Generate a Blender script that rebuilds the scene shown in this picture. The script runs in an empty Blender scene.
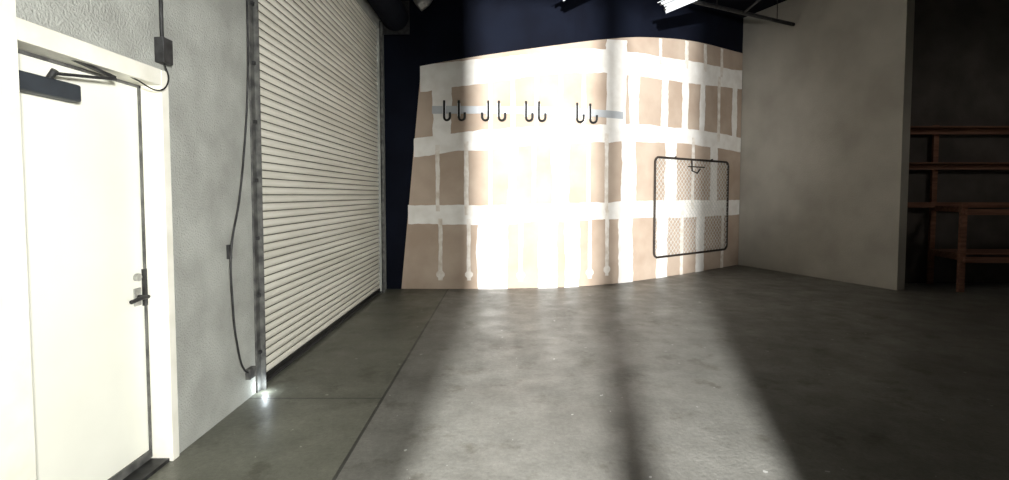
import bpy, bmesh, math, random
from mathutils import Vector, Matrix
random.seed(4)
scn = bpy.context.scene
COL = scn.collection

# ------------------------------------------------------------ materials
def new_mat(name):
    m = bpy.data.materials.new(name); m.use_nodes = True
    nt = m.node_tree; b = nt.nodes['Principled BSDF']
    return m, nt, b
def mat(name, c1, c2=None, rough=0.6, scale=6.0, detail=6, metal=0.0, bump=0.0, bscale=40, lo=0.35, hi=0.65, stretch=(1,1,1), spec=0.3):
    m, nt, b = new_mat(name)
    b.inputs['Roughness'].default_value = rough
    b.inputs['Metallic'].default_value = metal
    b.inputs['Specular IOR Level'].default_value = spec
    if c2 is None: c2 = tuple(c*0.85 for c in c1)
    tc = nt.nodes.new('ShaderNodeTexCoord'); mp = nt.nodes.new('ShaderNodeMapping')
    mp.inputs['Scale'].default_value = stretch
    nt.links.new(tc.outputs['Object'], mp.inputs['Vector'])
    n = nt.nodes.new('ShaderNodeTexNoise'); n.inputs['Scale'].default_value = scale; n.inputs['Detail'].default_value = detail
    nt.links.new(mp.outputs[0], n.inputs['Vector'])
    r = nt.nodes.new('ShaderNodeValToRGB')
    r.color_ramp.elements[0].position = lo; r.color_ramp.elements[1].position = hi
    r.color_ramp.elements[0].color = (*c2, 1); r.color_ramp.elements[1].color = (*c1, 1)
    nt.links.new(n.outputs['Fac'], r.inputs[0]); nt.links.new(r.outputs[0], b.inputs['Base Color'])
    if bump > 0:
        n2 = nt.nodes.new('ShaderNodeTexNoise'); n2.inputs['Scale'].default_value = bscale; n2.inputs['Detail'].default_value = 4
        nt.links.new(mp.outputs[0], n2.inputs['Vector'])
        bp = nt.nodes.new('ShaderNodeBump'); bp.inputs['Strength'].default_value = bump; bp.inputs['Distance'].default_value = 0.01
        nt.links.new(n2.outputs['Fac'], bp.inputs['Height']); nt.links.new(bp.outputs[0], b.inputs['Normal'])
    return m

M_leftwall = mat('concrete_wall_grey', (0.43,0.44,0.41), (0.33,0.335,0.31), 0.9, 3.5, 15, bump=1.0, bscale=80)
M_right = mat('painted_block_wall', (0.44,0.42,0.37), (0.35,0.33,0.29), 0.85, 1.2, 8, bump=0.5, bscale=50)
M_navy = mat('navy_paint', (0.0045,0.0065,0.014), (0.003,0.004,0.009), 0.8, 2, spec=0.1)
M_dark = mat('dark_ceiling_paint', (0.012,0.014,0.020), (0.007,0.008,0.012), 0.9, 2, spec=0.05)
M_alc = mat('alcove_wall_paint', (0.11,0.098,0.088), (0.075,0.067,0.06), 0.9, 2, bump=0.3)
M_paper = mat('drywall_paper', (0.50,0.405,0.325), (0.40,0.31,0.24), 0.9, 1.6, 8, spec=0.1)
M_mud = mat('joint_compound', (0.86,0.84,0.80), (0.76,0.73,0.68), 0.9, 5.0, 8, spec=0.1, bump=0.2, bscale=20)
M_mudthin = mat('joint_compound_thin', (0.80,0.76,0.70), (0.60,0.53,0.45), 0.9, 9.0, 8, spec=0.1, lo=0.3, hi=0.6)
M_door = mat('door_white_paint', (0.84,0.84,0.76), (0.78,0.78,0.70), 0.5, 1.5)
M_frame = mat('door_frame_paint', (0.86,0.84,0.76), (0.74,0.72,0.63), 0.5, 5)
M_slat = mat('roll_door_cream_paint', (0.82,0.80,0.72), (0.70,0.68,0.60), 0.45, 2.0, 6, stretch=(1,0.3,3))
M_groove = mat('slat_groove_dirt', (0.13,0.125,0.10), (0.06,0.055,0.045), 0.8, 10)
M_steel = mat('dark_steel', (0.06,0.06,0.062), (0.03,0.03,0.03), 0.5, 20, metal=0.5)
M_galv = mat('galvanised_steel', (0.50,0.50,0.48), (0.30,0.30,0.29), 0.4, 25, metal=0.7)
M_wire = mat('galvanised_wire', (0.75,0.75,0.72), (0.6,0.6,0.58), 0.5, 25, metal=0.2)
M_guide = mat('guide_steel_painted', (0.16,0.16,0.15), (0.06,0.06,0.06), 0.6, 12, metal=0.2)
M_black = mat('black_iron', (0.012,0.012,0.012), (0.006,0.006,0.006), 0.5, 20)
M_rust = mat('rusty_tube', (0.045,0.035,0.028), (0.02,0.015,0.012), 0.7, 20)
M_wood = mat('red_brown_lumber', (0.26,0.13,0.085), (0.16,0.075,0.05), 0.8, 3, stretch=(0.6,8,8))
M_white = mat('white_enamel', (0.85,0.87,0.88), (0.75,0.77,0.78), 0.35, 4)
M_rail = mat('rail_grey_white_paint', (0.47,0.49,0.51), (0.40,0.42,0.44), 0.5, 4)
M_closer = mat('closer_bluegrey', (0.035,0.042,0.052), (0.025,0.03,0.036), 0.5, 8)

# floor concrete
def floor_mat():
    m, nt, b = new_mat('stained_concrete_floor')
    L = nt.links; N = nt.nodes
    g = N.new('ShaderNodeNewGeometry'); s = N.new('ShaderNodeSeparateXYZ'); L.new(g.outputs['Position'], s.inputs[0])
    def noise(sc, det, rgh=0.6):
        n = N.new('ShaderNodeTexNoise'); n.inputs['Scale'].default_value=sc; n.inputs['Detail'].default_value=det; n.inputs['Roughness'].default_value=rgh
        L.new(g.outputs['Position'], n.inputs['Vector']); return n.outputs['Fac']
    def ramp(f, p0, c0, p1, c1):
        r = N.new('ShaderNodeValToRGB'); e = r.color_ramp.elements
        e[0].position=p0; e[0].color=(*c0,1); e[1].position=p1; e[1].color=(*c1,1); L.new(f, r.inputs[0]); return r.outputs[0]
    def mix(f, a, bb, mode='MIX'):
        x = N.new('ShaderNodeMix'); x.data_type='RGBA'; x.blend_type=mode
        if isinstance(f,(int,float)): x.inputs[0].default_value=f
        else: L.new(f, x.inputs[0])
        L.new(a, x.inputs[6]); L.new(bb, x.inputs[7]); return x.outputs[2]
    def math_(op, a, v):
        x = N.new('ShaderNodeMath'); x.operation=op
        L.new(a, x.inputs[0])
        if isinstance(v,(int,float)): x.inputs[1].default_value=v
        else: L.new(v, x.inputs[1])
        return x.outputs[0]
    base = ramp(noise(1.1,14,0.72), 0.34,(0.125,0.122,0.108), 0.66,(0.235,0.232,0.21))
    fine = ramp(noise(30,9,0.85), 0.3,(0.62,0.62,0.62), 0.7,(1.15,1.15,1.15))
    c = mix(1.0, base, fine, 'MULTIPLY')
    st = ramp(noise(3.1,7,0.65), 0.56,(1,1,1), 0.66,(0.66,0.64,0.60))
    c = mix(1.0, c, st, 'MULTIPLY')
    # small spatters of white compound near the middle of the slab
    sp_ = ramp(noise(14,2,0.5), 0.735,(0,0,0), 0.75,(1,1,1))
    wh = N.new('ShaderNodeRGB'); wh.outputs[0].default_value=(0.42,0.42,0.40,1)
    c = mix(sp_, c, wh.outputs[0])
    left = math_('LESS_THAN', s.outputs['X'], -0.93)
    lc = N.new('ShaderNodeRGB'); lc.outputs[0].default_value=(0.80,0.82,0.73,1)
    c2 = mix(1.0, c, lc.outputs[0], 'MULTIPLY')
    c = mix(left, c, c2)
    jx = math_('LESS_THAN', math_('ABSOLUTE', math_('ADD', s.outputs['X'], 0.93), 0), 0.011)
    jy = math_('MULTIPLY', math_('LESS_THAN', math_('ABSOLUTE', math_('ADD', s.outputs['Y'], -3.75), 0), 0.008), left)
    j = math_('MAXIMUM', jx, jy)
    dk = N.new('ShaderNodeRGB'); dk.outputs[0].default_value=(0.03,0.03,0.027,1)
    c = mix(math_('MULTIPLY', j, 0.85), c, dk.outputs[0])
    L.new(c, b.inputs['Base Color'])
    b.inputs['Specular IOR Level'].default_value = 0.45
    rr = ramp(noise(3,5), 0.3,(0.33,0.33,0.33),0.7,(0.58,0.58,0.58)); L.new(rr, b.inputs['Roughness'])
    bp = N.new('ShaderNodeBump'); bp.inputs['Strength'].default_value=0.25; bp.inputs['Distance'].default_value=0.01
    L.new(noise(35,5), bp.inputs['Height']); L.new(bp.outputs[0], b.inputs['Normal'])
    return m
M_floor = floor_mat()

# ------------------------------------------------------------ mesh helpers
def obj(name, verts, faces, m, parent=None, smooth=False, mats=None, midx=None):
    me = bpy.data.meshes.new(name); me.from_pydata([tuple(v) for v in verts], [], faces); me.update()
    for mm in (mats or [m]): me.materials.append(mm)
    if midx:
        for p,i in zip(me.polygons, midx): p.material_index = i
    bm = bmesh.new(); bm.from_mesh(me); bmesh.ops.recalc_face_normals(bm, faces=bm.faces); bm.to_mesh(me); bm.free()
    if smooth:
        for p in me.polygons: p.use_smooth = True
    o = bpy.data.objects.new(name, me); COL.objects.link(o)
    if parent: o.parent = parent
    return o
BF = [(0,1,3,2),(4,6,7,5),(0,4,5,1),(2,3,7,6),(0,2,6,4),(1,5,7,3)]
def boxv(x0,x1,y0,y1,z0,z1):
    return [(x,y,z) for x in (x0,x1) for y in (y0,y1) for z in (z0,z1)]
def boxes(name, lst, m, parent=None, bevel=0.0):
    V=[];F=[]
    for b in lst:
        o=len(V); V+=boxv(*b); F+=[tuple(i+o for i in f) for f in BF]
    ob = obj(name,V,F,m,parent)
    if bevel>0:
        md=ob.modifiers.new('bevel','BEVEL'); md.width=bevel; md.segments=2; md.limit_method='ANGLE'
    return ob
def prism(name, pts, z0, z1, m, parent=None):
    n=len(pts); V=[(p[0],p[1],z0) for p in pts]+[(p[0],p[1],z1) for p in pts]
    F=[tuple(range(n)), tuple(range(n,2*n))]+[(i,(i+1)%n,(i+1)%n+n,i+n) for i in range(n)]
    return obj(name,V,F,m,parent)
def empty(name, loc=(0,0,0)):
    e=bpy.data.objects.new(name,None); e.empty_display_size=0.1; COL.objects.link(e); return e
def tube(name, pts, r, m, parent=None, cyclic=False, smooth_curve=False, segs=4):
    cu=bpy.data.curves.new(name,'CURVE'); cu.dimensions='3D'; cu.bevel_depth=r; cu.bevel_resolution=segs; cu.use_fill_caps=True
    if smooth_curve:
        sp=cu.splines.new('BEZIER'); sp.bezier_points.add(len(pts)-1)
        for bp,p in zip(sp.bezier_points,pts): bp.co=p; bp.handle_left_type='AUTO'; bp.handle_right_type='AUTO'
    else:
        sp=cu.splines.new('POLY'); sp.points.add(len(pts)-1)
        for q,p in zip(sp.points,pts): q.co=(*p,1)
    sp.use_cyclic_u=cyclic
    cu.materials.append(m)
    o=bpy.data.objects.new(name,cu); COL.objects.link(o)
    dg=bpy.context.evaluated_depsgraph_get(); me=bpy.data.meshes.new_from_object(o.evaluated_get(dg)); me.name=name
    bpy.data.objects.remove(o)
    for p in me.polygons: p.use_smooth=True
    o=bpy.data.objects.new(name,me); COL.objects.link(o)
    if parent: o.parent=parent
    return o
def beam(name, a, b, w, h, m, parent=None):
    a=Vector(a); b=Vector(b); d=(b-a).normalized()
    up=Vector((0,0,1)) if abs(d.z)<0.9 else Vector((0,1,0))
    s=d.cross(up).normalized(); u=s.cross(d).normalized()
    V=[]
    for p in (a,b):
        for i,j in ((-1,-1),(1,-1),(1,1),(-1,1)): V.append(p+s*(i*w/2)+u*(j*h/2))
    F=[(0,1,2,3),(4,5,6,7)]+[(i,(i+1)%4,(i+1)%4+4,i+4) for i in range(4)]
    return obj(name,V,F,m,parent)

# ------------------------------------------------------------ back wall and joint lines from image coordinates (bowed to match panoramic curvature)
XS=[-1.95,-1.72,-0.40,0.925,1.635,2.44,3.66,5.20]
def hermite(xs,ys,x):
    n=len(xs)
    if x<=xs[0]: return ys[0]+(x-xs[0])*(ys[1]-ys[0])/(xs[1]-xs[0])
    if x>=xs[-1]: return ys[-1]+(x-xs[-1])*(ys[-1]-ys[-2])/(xs[-1]-xs[-2])
    i=max(k for k in range(n-1) if xs[k]<=x)
    def sl(k):
        if k==0: return (ys[1]-ys[0])/(xs[1]-xs[0])
        if k==n-1: return (ys[-1]-ys[-2])/(xs[-1]-xs[-2])
        return (ys[k+1]-ys[k-1])/(xs[k+1]-xs[k-1])
    h=xs[i+1]-xs[i]; t=(x-xs[i])/h
    return (2*t**3-3*t*t+1)*ys[i]+(t**3-2*t*t+t)*h*sl(i)+(-2*t**3+3*t*t)*ys[i+1]+(t**3-t*t)*h*sl(i+1)
WY=[8.20,8.20,8.20,8.33,8.56,9.01,9.87,11.07]
def wy(x): return hermite(XS,WY,x)
Z1=[1.24,1.24,1.22,1.27,1.29,1.28,1.27,1.28]
Z2=[2.27,2.29,2.44,2.53,2.59,2.65,2.675,2.635]
Z3=[3.36,3.39,3.54,3.73,3.81,3.86,3.93,4.05]
Z4=[3.48,3.56,3.79,4.01,4.16,4.34,4.53,4.63]
def zv(x,v):
    zs=[0.0,hermite(XS,Z1,x),hermite(XS,Z2,x),hermite(XS,Z3,x),hermite(XS,Z4,x)]
    k=min(3,max(0,int(v))); return zs[k]+(zs[k+1]-zs[k])*(v-k)
# image pixel column from the wall's left end (0..340 along the wall) -> X
PX=[-15,10,80,160,200,240,290,340]
def sx(s): return hermite(PX,XS,s)

def curved_box(name, x0,x1,z0,z1,off0,off1,m,parent=None,n=24):
    V=[];F=[]
    for i in range(n+1):
        x=x0+(x1-x0)*i/n; y=wy(x)
        V+=[(x,y+off0,z0),(x,y+off0,z1),(x,y+off1,z1),(x,y+off1,z0)]
    for i in range(n):
        a=i*4; b=a+4
        for k in range(4): F.append((a+k,a+(k+1)%4,b+(k+1)%4,b+k))
    F+=[(0,1,2,3),tuple(n*4+k for k in range(4))]
    return obj(name,V,F,m,parent)

H=5.4
# ------------------------------------------------------------ room shell
floor = boxes('floor', [(-2.3,9.75,-5.5,11.6,-0.12,0.0)], M_floor)
ceiling = boxes('ceiling', [(-2.3,9.75,-2.3,11.6,H,H+0.12)], M_dark)
DL0,DL1=1.96,2.89      # personnel door rough opening (y)
RD0,RD1=3.93,7.90      # roll-up door opening (y)
RDH=4.15
wall_left = boxes('wall_left', [(-2.25,-1.95,-2.2,DL0,0,H),(-2.25,-1.95,DL0,DL1,2.24,H),(-2.25,-1.95,DL1,RD0,0,H),
                  (-2.25,-1.95,RD0,RD1,RDH,H),(-2.25,-1.95,RD1,8.35,0,H)], M_leftwall)
curved_box('wall_back',-1.95,5.2,0,H,0.0,0.15,M_navy,n=60)
prism('wall_right',[(5.2,11.07),(6.38,8.07),(6.56,8.14),(5.42,11.22)],0,H,M_right)
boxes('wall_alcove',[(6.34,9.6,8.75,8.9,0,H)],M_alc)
boxes('wall_side',[(9.6,9.75,-2.2,8.9,0,H)],M_right)
boxes('trim_1',[(-1.95,-1.915,1.70,1.995,0,H)],M_frame)
# rear wall, with an assumed doorway and mullion set to shape the light beam
boxes('wall_rear',[(-1.95,-0.575,-2.15,-2.0,0,H),(0.15,9.6,-2.15,-2.0,0,H),(-0.575,0.15,-2.15,-2.0,2.42,H)],M_leftwall)
boxes('assumed_mullion',[(-0.185,-0.12,-2.11,-2.04,0,2.42)],M_steel)

# ------------------------------------------------------------ ceiling joists
J=empty('ceiling_joists')
for i,y in enumerate([0.5,2.0,3.5,5.0,6.5,8.0]):
    boxes('joist_%d'%i,[(-1.94,9.59 if y<8 else 6.2,y,y+0.1,H-0.3,H-0.002)],M_dark,J)

# ------------------------------------------------------------ drywall on back wall
D=empty('drywall_sheathing')
nu,nv=70,24
def xl(z): return -1.70+0.36*min(1,z/3.65)
V=[];F=[]
for off in (0.016,0.003):
    for j in range(nv+1):
        v=4*j/nv
        for i in range(nu+1):
            x=-1.70+(5.19+1.70)*i/nu
            z=zv(x,v)
            xx=xl(z)+(5.19-xl(z))*i/nu; z=zv(xx,v)
            V.append((xx,wy(xx)-off,z+0.004))
n1=(nu+1)*(nv+1)
for b in (0,n1):
    for j in range(nv):
        for i in range(nu):
            a=b+j*(nu+1)+i; F.append((a,a+1,a+nu+2,a+nu+1))
loop=[i for i in range(nu+1)]+[j*(nu+1)+nu for j in range(1,nv+1)]+[nv*(nu+1)+i for i in range(nu-1,-1,-1)]+[j*(nu+1) for j in range(nv-1,0,-1)]
for k in range(len(loop)):
    a=loop[k]; b=loop[(k+1)%len(loop)]; F.append((a,b,b+n1,a+n1))
sh=obj('gypsum_sheets',V,F,M_paper,D)
def jit(a): return random.uniform(-a,a)
def hstrip(name,v,half,off,m,s0=3,s1=340,amp=0.008):
    V=[];F=[];n=110; a=0;b=0
    for i in range(n+1):
        s=s0+(s1-s0)*i/n; x=sx(s); z=zv(x,v)
        x=max(x,xl(z)); x=min(x,5.185)
        a=0.9*a+jit(amp); b=0.9*b+jit(amp)
        zt=min(z+half+a, zv(x,4)); zb=max(z-half+b,0.006)
        V+=[(x,wy(x)-off,zb),(x,wy(x)-off,zt)]
    for i in range(n): F.append((2*i,2*i+2,2*i+3,2*i+1))
    return V,F
def vstrip(s,v0,v1,half,off,amp=0.006,blob=False):
    V=[];F=[];n=26;a=0;b=0
    xc=sx(s)
    for i in range(n+1):
        v=v0+(v1-v0)*i/n; z=zv(xc,v)
        a=0.85*a+jit(amp); b=0.85*b+jit(amp)
        w=half
        if blob and i in (2,3): w=half*2.0
        sc = 1+0.35*max(0,(xc-2.0)/3.2)
        x0=xc-w*sc+a; x1=xc+w*sc+b
        x0=max(x0,xl(z)+0.005); x1=min(max(x1,x0+0.01),5.185)
        V+=[(x0,wy(x0)-off,min(z,zv(x0,4))),(x1,wy(x1)-off,min(z,zv(x1,4)))]
    for i in range(n): F.append((2*i,2*i+1,2*i+3,2*i+2))
    return V,F
def merge(lst):
    V=[];F=[]
    for v,f in lst:
        o=len(V); V+=v; F+=[tuple(i+o for i in q) for q in f]
    return V,F
hs=[hstrip('',1.0,0.15,0.022,M_mud),hstrip('',2.0,0.155,0.022,M_mud),hstrip('',3.0,0.20,0.022,M_mud,s0=18,s1=340)]
V,F=merge(hs); obj('taped_horizontal_joints',V,F,M_mud,D)
wide=[]
for s,v0,v1,h in [(92,0,1,0.25),(148,0,1,0.16),(172,0,1,0.12),(226,0,1,0.15),(262,0,1,0.12),(300,0,1,0.10),
                  (112,1,2,0.08),(160,1,2,0.14),(228,1,2,0.15),(270,1,2,0.12),(312,1,2,0.08),
                  (48,2,3.2,0.15),(215,2,4,0.20),(233,2,3.0,0.10),(263,2,3,0.07),(283,2,3,0.07),(300,2,3,0.06),(332,2,3,0.06),
                  (48,3,3.6,0.14)]:
    wide.append(vstrip(s,v0,v1,h,0.024,0.010))
V,F=merge(wide); obj('taped_vertical_joints',V,F,M_mud,D)
thin=[]
for s,v0,v1 in [(46,0.12,0.95),(70,0.12,0.95),(120,0.1,0.95),(190,0.1,0.95),(207,0.12,1),(282,0,1),(322,0,1),
                (44,1.05,2),(68,1,2),(90,1,2),(133,1,2),(188,1,2),(206,1,2),(292,1,2),
                (90,2,3),(112,2,2.9),(136,2,3),(160,2,2.95),(183,2,3),(316,2,3),
                (258,3.1,3.98),(284,3.1,3.98),(302,3.1,3.98),(318,3,3.98)]:
    thin.append(vstrip(s,v0,v1,0.034,0.0235,0.004,blob=(v0 in (0.12,0.1))))
V,F=merge(thin); obj('screw_line_compound',V,F,M_mudthin,D)

# ------------------------------------------------------------ hook rail
R=empty('coat_hook_rail')
x0,x1=sx(40),sx(222)
curved_box('rail_board',x0,x1,2.865,2.985,-0.050,-0.026,M_rail,R)
def hook(s,i,side):
    x=sx(s); y=wy(x)-0.052
    curved_box('hook_plate_%d'%i,x-0.025,x+0.025,2.82,3.03,-0.058,-0.050,M_white,R,n=2)
    c=0.05
    P=[(x,y-0.015,3.07),(x,y-0.02,2.95),(x,y-0.02,2.80)]
    for k in range(1,7):
        a=math.pi*k/6
        P.append((x+side*(c-c*math.cos(a)),y-0.02-0.05*(1-math.cos(a))/2,2.80-c*1.0*math.sin(a)))
    P.append((x+side*2*c,y-0.075,2.87))
    tube('hook_%d'%i,P,0.018,M_black,R)
for i,(s,sd_) in enumerate([(50,1),(62,1),(88,-1),(98,1),(125,1),(138,1),(176,1),(189,1)]): hook(s,i,sd_)

# ------------------------------------------------------------ chain link gate panel hung on wall
G=empty('chain_link_gate')
xa,xb=sx(253),sx(325)
zb,zt=0.40,2.24
off=0.075
ya,yb=wy(xa)-off,wy(xb)-off
dip=min(wy(xa+(xb-xa)*t/20)-(ya+(yb-ya)*t/20) for t in range(21))
ya+=dip-0.07; yb+=dip-0.07
A=Vector((xa,ya,0)); B=Vector((xb,yb,0)); L=(B-A).length; e=(B-A).normalized()
def gp(u,z,n=0.0):
    p=A+e*u; return (p.x+e.y*n,p.y-e.x*n,z)
pts=[]; r=0.10
for cx,cz,a0 in [(L-r,zt-r,90),(L-r,zb+r,0),(r,zb+r,-90),(r,zt-r,-180)]:
    for k in range(6):
        a=math.radians(a0-90*k/5); pts.append(gp(cx+r*math.cos(a),cz+r*math.sin(a)))
tube('tube_frame',pts,0.021,M_rust,G,cyclic=True,segs=5)
step=0.11
cu=bpy.data.curves.new('chain_mesh','CURVE'); cu.dimensions='3D'; cu.bevel_depth=0.004; cu.bevel_resolution=1
hh=zt-zb
for sg in (1,-1):
    k=-hh
    while k<L:
        if sg==1: t0=max(0,-k); t1=min(hh,L-k)
        else: t0=max(0,k+hh-L); t1=min(hh,k+hh)
        if t1-t0>0.05:
            f=lambda t:(k+t if sg==1 else k+hh-t)
            sp=cu.splines.new('POLY'); sp.points.add(1)
            sp.points[0].co=(*gp(f(t0),zb+t0,0.003*sg),1); sp.points[1].co=(*gp(f(t1),zb+t1,0.003*sg),1)
        k+=step
cu.materials.append(M_wire)
o=bpy.data.objects.new('chain_mesh_curve',cu); COL.objects.link(o)
me=bpy.data.meshes.new_from_object(o.evaluated_get(bpy.context.evaluated_depsgraph_get())); bpy.data.objects.remove(o)
o=bpy.data.objects.new('chain_mesh',me); COL.objects.link(o); o.parent=G
tube('latch_fork',[gp(L*0.45,zt-0.02,0.02),gp(L*0.45,zt-0.22,0.03),gp(L*0.52,zt-0.26,0.03),gp(L*0.56,zt-0.18,0.03)],0.014,M_rust,G)
tube('latch_bar',[gp(L*0.40,zt-0.14,0.03),gp(L*0.62,zt-0.14,0.03)],0.012,M_rust,G)
for u in (0.25*L,0.75*L):
    p=gp(u,zt); tube('hanger_%d'%int(u*100),[(p[0],p[1]-0.02,zt+0.03),(p[0],wy(p[0])-0.01,zt+0.03)],0.012,M_black,G)

# ------------------------------------------------------------ personnel door
P=empty('door_1')
LX=-2.06
leaf=boxes('leaf',[(LX-0.045,LX,DL0+0.05,DL1-0.05,0.035,2.155)],M_door,P,bevel=0.003)
boxes('frame',[(LX-0.06,-1.952,DL0+0.002,DL0+0.045,0,2.255),(LX-0.06,-1.93,DL1-0.045,DL1+0.015,0,2.255),(LX-0.06,-1.93,DL0+0.045,DL1-0.045,2.165,2.255)],M_frame,P,bevel=0.004)
boxes('door_stop_weatherstrip',[(LX+0.001,LX+0.012,DL1-0.058,DL1-0.046,0.03,2.16),(LX+0.001,LX+0.012,DL0+0.046,DL1-0.046,2.15,2.164)],M_guide,P)
boxes('threshold',[(LX-0.05,-1.95,DL0+0.046,DL1-0.046,0,0.02)],M_steel,P)
boxes('door_sweep',[(LX+0.001,LX+0.012,DL0+0.06,DL1-0.06,0.025,0.075)],M_guide,P)
boxes('closer_body',[(LX+0.001,LX+0.07,DL0+0.07,DL0+0.42,1.985,2.065)],M_closer,P,bevel=0.01)
beam('closer_arm_main',(LX+0.08,DL0+0.27,2.085),(LX+0.10,DL0+0.58,2.13),0.028,0.012,M_steel,P)
beam('closer_arm_link',(LX+0.10,DL0+0.58,2.14),(LX+0.08,DL0+0.22,2.19),0.022,0.012,M_steel,P)
tube('closer_spindle',[(LX+0.05,DL0+0.27,2.06),(LX+0.08,DL0+0.27,2.10)],0.014,M_steel,P)
ly=DL1-0.115
boxes('escutcheon',[(LX+0.001,LX+0.012,ly-0.025,ly+0.025,0.93,1.03)],M_galv,P,bevel=0.004)
tube('lever_neck',[(LX+0.01,ly,0.98),(LX+0.06,ly,0.98)],0.012,M_steel,P)
tube('lever_handle',[(LX+0.06,ly+0.01,0.98),(LX+0.065,ly-0.05,0.983),(LX+0.06,ly-0.12,0.975)],0.011,M_steel,P,smooth_curve=True)
boxes('latch_guard',[(LX+0.001,LX+0.016,DL1-0.072,DL1-0.047,0.92,1.13)],M_steel,P)
tube('deadbolt',[(LX+0.001,ly,1.09),(LX+0.02,ly,1.09)],0.022,M_galv,P)

C=empty('electrical_conduit')
tube('conduit_pipe',[(-1.93,2.86,2.42),(-1.93,2.86,H-0.01)],0.010,M_steel,C)
boxes('junction_box',[(-1.949,-1.895,2.82,2.90,2.29,2.43)],M_steel,C,bevel=0.004)
tube('cable_loop',[(-1.92,2.86,2.29),(-1.90,2.86,2.20),(-1.91,2.80,2.13),(-1.95,2.68,2.16),(-1.97,2.50,2.20),(-1.98,2.3,2.21)],0.004,M_black,P,smooth_curve=True)

# ------------------------------------------------------------ roll-up door
U=empty('roll_up_door')
cx=-2.0
pitch=0.068; zz=0.06; V=[];mi=[];F=[]
prof=[];pm=[]
while zz<RDH+0.25:
    for k in range(6):
        t=k/5; prof.append((cx+0.016*math.sin(math.pi*t)**0.7 if 0<t<1 else cx, zz+t*pitch*0.86)); pm.append(0)
    pm[-1]=1
    prof.append((cx-0.008, zz+pitch*0.90)); pm.append(1)
    prof.append((cx-0.008, zz+pitch*0.96)); pm.append(1)
    zz+=pitch
for (x,z) in prof: V+=[(x,RD0-0.03,z),(x,RD1+0.03,z)]
for i in range(len(prof)-1):
    F.append((2*i,2*i+1,2*i+3,2*i+2)); mi.append(pm[i])
cur=obj('curtain_slats',V,F,None,U,mats=[M_slat,M_groove],midx=mi)
boxes('bottom_bar',[(cx-0.02,cx+0.02,RD0-0.02,RD1+0.02,0.012,0.065)],M_black,U)
boxes('bottom_angle',[(cx+0.02,cx+0.06,RD0+0.05,RD1-0.05,0.02,0.028)],M_steel,U)
for nm,y0,y1 in (('guide_near',RD0-0.075,RD0+0.0),('guide_far',RD1,RD1+0.075)):
    boxes(nm,[(-1.949,-1.935,y0,y1,0.0,RDH+0.1),(-1.949,-1.90,(y0 if nm=='guide_far' else y1-0.012),(y0+0.012 if nm=='guide_far' else y1),0.0,RDH+0.1)],M_guide,U)
    for k in range(9):
        z=0.3+k*0.45; boxes(nm+'_bolt_%d'%k,[(-1.935,-1.918,(y0+y1)/2-0.014,(y0+y1)/2+0.014,z,z+0.028)],M_steel,U)
n=24; V=[];F=[]
cX,cZ,rr=-1.72,4.34,0.21
for y in (RD0-0.1,RD1+0.1):
    for k in range(n):
        a=2*math.pi*k/n; V.append((cX+rr*math.cos(a),y,cZ+rr*math.sin(a)))
F=[(k,(k+1)%n,(k+1)%n+n,k+n) for k in range(n)]+[tuple(range(n)),tuple(range(n,2*n))]
obj('barrel_roll',V,F,M_dark,U)
boxes('end_bracket_far',[(-1.949,-1.50,RD1+0.10,RD1+0.12,4.08,4.6)],M_steel,U)
boxes('end_bracket_near',[(-1.949,-1.50,RD0-0.12,RD0-0.10,4.08,4.6)],M_steel,U)

K=empty('hoist_chain')
tube('chain_loop',[(-1.93,3.82,3.6),(-1.93,3.82,3.2),(-1.93,3.80,2.4),(-1.93,3.73,1.9),(-1.925,3.63,1.51),(-1.92,3.50,1.16),(-1.92,3.50,0.81),(-1.925,3.56,0.46),(-1.93,3.66,0.25),(-1.93,3.80,0.17)],0.007,M_steel,K,smooth_curve=True)
boxes('chain_cleat',[(-1.949,-1.93,3.49,3.53,1.10,1.20)],M_steel,K)
boxes('chain_keeper_box',[(-1.949,-1.91,3.70,3.79,0.16,0.24)],M_guide,K,bevel=0.004)

# ------------------------------------------------------------ overhead things
def fixture(name, a, b, drop, tilt):
    E=empty(name); a=Vector(a); b=Vector(b); d=(b-a).normalized(); s=d.cross(Vector((0,0,1))).normalized()
    u=s.cross(d); 
    s2=(s*math.cos(tilt)+u*math.sin(tilt)); u2=(u*math.cos(tilt)-s*math.sin(tilt))
    prof=[(-0.12,-0.05),(-0.04,0.03),(0.04,0.03),(0.12,-0.05),(0.115,-0.055),(0.035,0.02),(-0.035,0.02),(-0.115,-0.055)]
    V=[];n=len(prof)
    for p in (a,b):
        for i,j in prof: V.append(p+s2*i+u2*j)
    F=[(k,(k+1)%n,(k+1)%n+n,k+n) for k in range(n)]
    obj('reflector',V,F,M_rail,E)
    for q in (-0.055,0.055):
        tube('lamp_tube_%d'%int(q*100+10),[tuple(a+s2*q-u2*0.03+d*0.03),tuple(b+s2*q-u2*0.03-d*0.03)],0.016,M_white,E)
        for pp in (a+d*0.02,b-d*0.02):
            beam('lamp_socket',tuple(pp+s2*q+u2*0.01),tuple(pp+s2*q-u2*0.05),0.03,0.02,M_steel,E)
    for t in (0.15,0.85):
        p=a+(b-a)*t+u2*0.03; tube('hanger_%d'%int(t*100),[tuple(p),(p.x,p.y,H-0.01)],0.004,M_steel,E)
fixture('fluorescent_light',(2.25,7.25,4.25),(2.85,6.55,4.34),1,0.45)
fixture('fluorescent_light.001',(0.75,7.2,4.38),(1.15,6.4,4.47),1,0.3)
S=empty('sprinkler_pipe')
tube('main_pipe',[(3.3,8.9,4.93),(5.62,9.88,4.86)],0.035,M_steel,S)
tube('branch_pipe',[(4.4,9.36,4.9),(4.5,8.6,5.0),(4.55,8.2,5.38)],0.022,M_steel,S)
tube('hanger_rod_1',[(3.8,9.11,4.93),(3.8,9.11,H-0.01)],0.008,M_steel,S)
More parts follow.
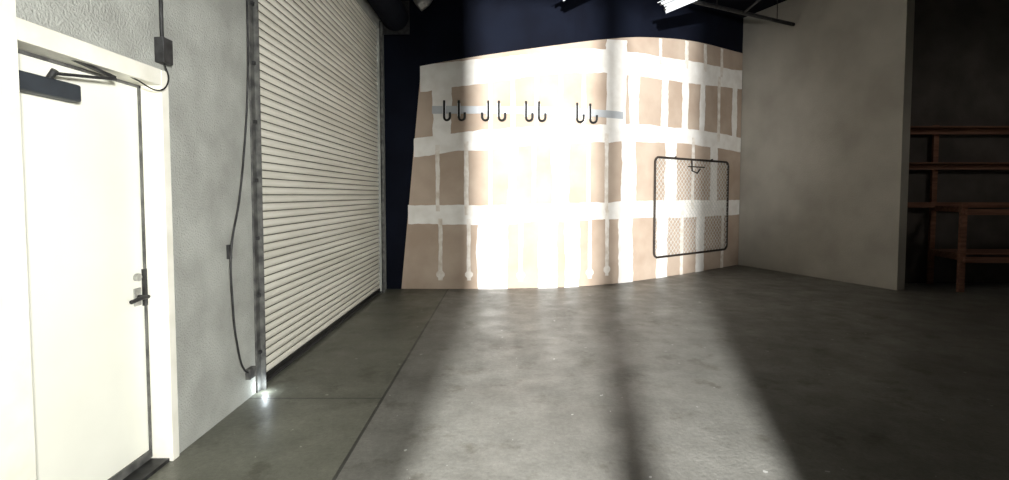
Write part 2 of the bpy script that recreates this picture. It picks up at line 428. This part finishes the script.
tube('hanger_rod_2',[(5.2,9.70,4.9),(5.2,9.70,H-0.01)],0.008,M_steel,S)
T=empty('air_duct')
pts=[(-1.2,7.95,H-0.02),(-1.2,7.95,4.9),(-1.22,7.95,4.62),(-1.36,7.95,4.50)]
tube('flex_duct',pts,0.10,M_galv,T,smooth_curve=True,segs=6)
tube('duct_collar',[(-1.2,7.95,4.95),(-1.2,7.95,5.0)],0.125,M_galv,T,segs=6)

# ------------------------------------------------------------ lumber shelving in the alcove
W=empty('wooden_shelf')
def wb(i,a,b,w=0.04,h=0.09): beam('lumber_%d'%i,a,b,w,h,M_wood,W)
k=0
for a,b,w,h in [((7.42,8.66,0),(7.42,8.66,2.75),0.09,0.04),((9.3,8.66,0),(9.3,8.66,2.75),0.09,0.04),
                ((7.30,7.95,0),(7.30,7.95,1.42),0.09,0.05),((9.3,7.95,0),(9.3,7.95,1.42),0.09,0.05),
                ((6.6,8.60,2.63),(9.5,8.60,2.63),0.04,0.09),((6.6,8.60,2.03),(9.5,8.60,2.03),0.04,0.09),
                ((6.7,8.60,1.38),(9.3,8.60,1.38),0.04,0.09),
                ((7.3,7.91,1.28),(9.4,7.91,1.28),0.04,0.09),((7.3,7.91,0.52),(9.4,7.91,0.52),0.04,0.09),
                ((7.3,7.95,1.32),(7.42,8.62,1.32),0.04,0.09),((7.3,7.95,0.55),(7.42,8.62,0.55),0.04,0.09),
                ((9.3,7.95,1.32),(9.3,8.62,1.32),0.04,0.09)]:
    wb(k,a,b,w,h); k+=1
boxes('shelf_boards',[(6.62,9.5,8.40,8.72,2.68,2.70),(6.62,9.5,8.45,8.72,2.08,2.10),(7.3,9.4,7.93,8.6,0.60,0.62)],M_wood,W)

# ------------------------------------------------------------ lights
def look(o,t):
    o.rotation_euler=(Vector(t)-o.location).to_track_quat('-Z','Y').to_euler()
def light(name,kind,loc,energy,color,**kw):
    l=bpy.data.lights.new(name,kind); l.energy=energy; l.color=color
    for a,b in kw.items(): setattr(l,a,b)
    o=bpy.data.objects.new(name,l); o.location=loc; COL.objects.link(o); return o
light('assumed_doorway_light','POINT',(-0.60,-4.5,1.85),18500,(1.0,1.0,0.98),shadow_soft_size=0.055)  # assumed source outside the rear doorway, placed to match the beam edges
a=light('fill_spot_left','SPOT',(1.3,-1.4,2.0),1900,(1.0,1.0,0.95),shadow_soft_size=0.25,spot_size=math.radians(60),spot_blend=0.9)  # added fill spot behind the camera, brightens the left wall and doors
look(a,(-1.95,3.3,1.25))
a=light('fill_spot_back','SPOT',(1.6,-1.6,1.7),2600,(1.0,0.98,0.94),shadow_soft_size=0.2,spot_size=math.radians(36),spot_blend=0.8)  # unseen extra spot, added to wash the drywall with light
look(a,(2.6,9.0,2.5))
a=light('fill_spot_alcove','SPOT',(8.0,5.0,3.6),38,(1.0,0.93,0.85),shadow_soft_size=0.3,spot_size=math.radians(80),spot_blend=0.8)  # weak fill added to lift the dark alcove, no fitting there
look(a,(8.0,8.7,1.9))
light('fill_point_gap','POINT',(-1.88,3.86,0.05),1.2,(0.85,0.95,1.0),shadow_soft_size=0.01)  # added point light inside the guide, stands in for a light leak

w=bpy.data.worlds.new('world'); scn.world=w; w.use_nodes=True
w.node_tree.nodes['Background'].inputs[0].default_value=(0.5,0.55,0.6,1); w.node_tree.nodes['Background'].inputs[1].default_value=0.02

# ------------------------------------------------------------ camera
cd=bpy.data.cameras.new('camera'); cam=bpy.data.objects.new('camera',cd); COL.objects.link(cam)
cam.location=(0,0,1.55)
th=math.radians(2.6)
cam.rotation_euler=(math.pi/2-th,0,0)
cd.sensor_width=36; cd.lens=36*500/1009
cd.shift_y=-(45-500*math.tan(th))/1009
cd.clip_end=100
scn.camera=cam
scn.view_settings.view_transform='Standard'
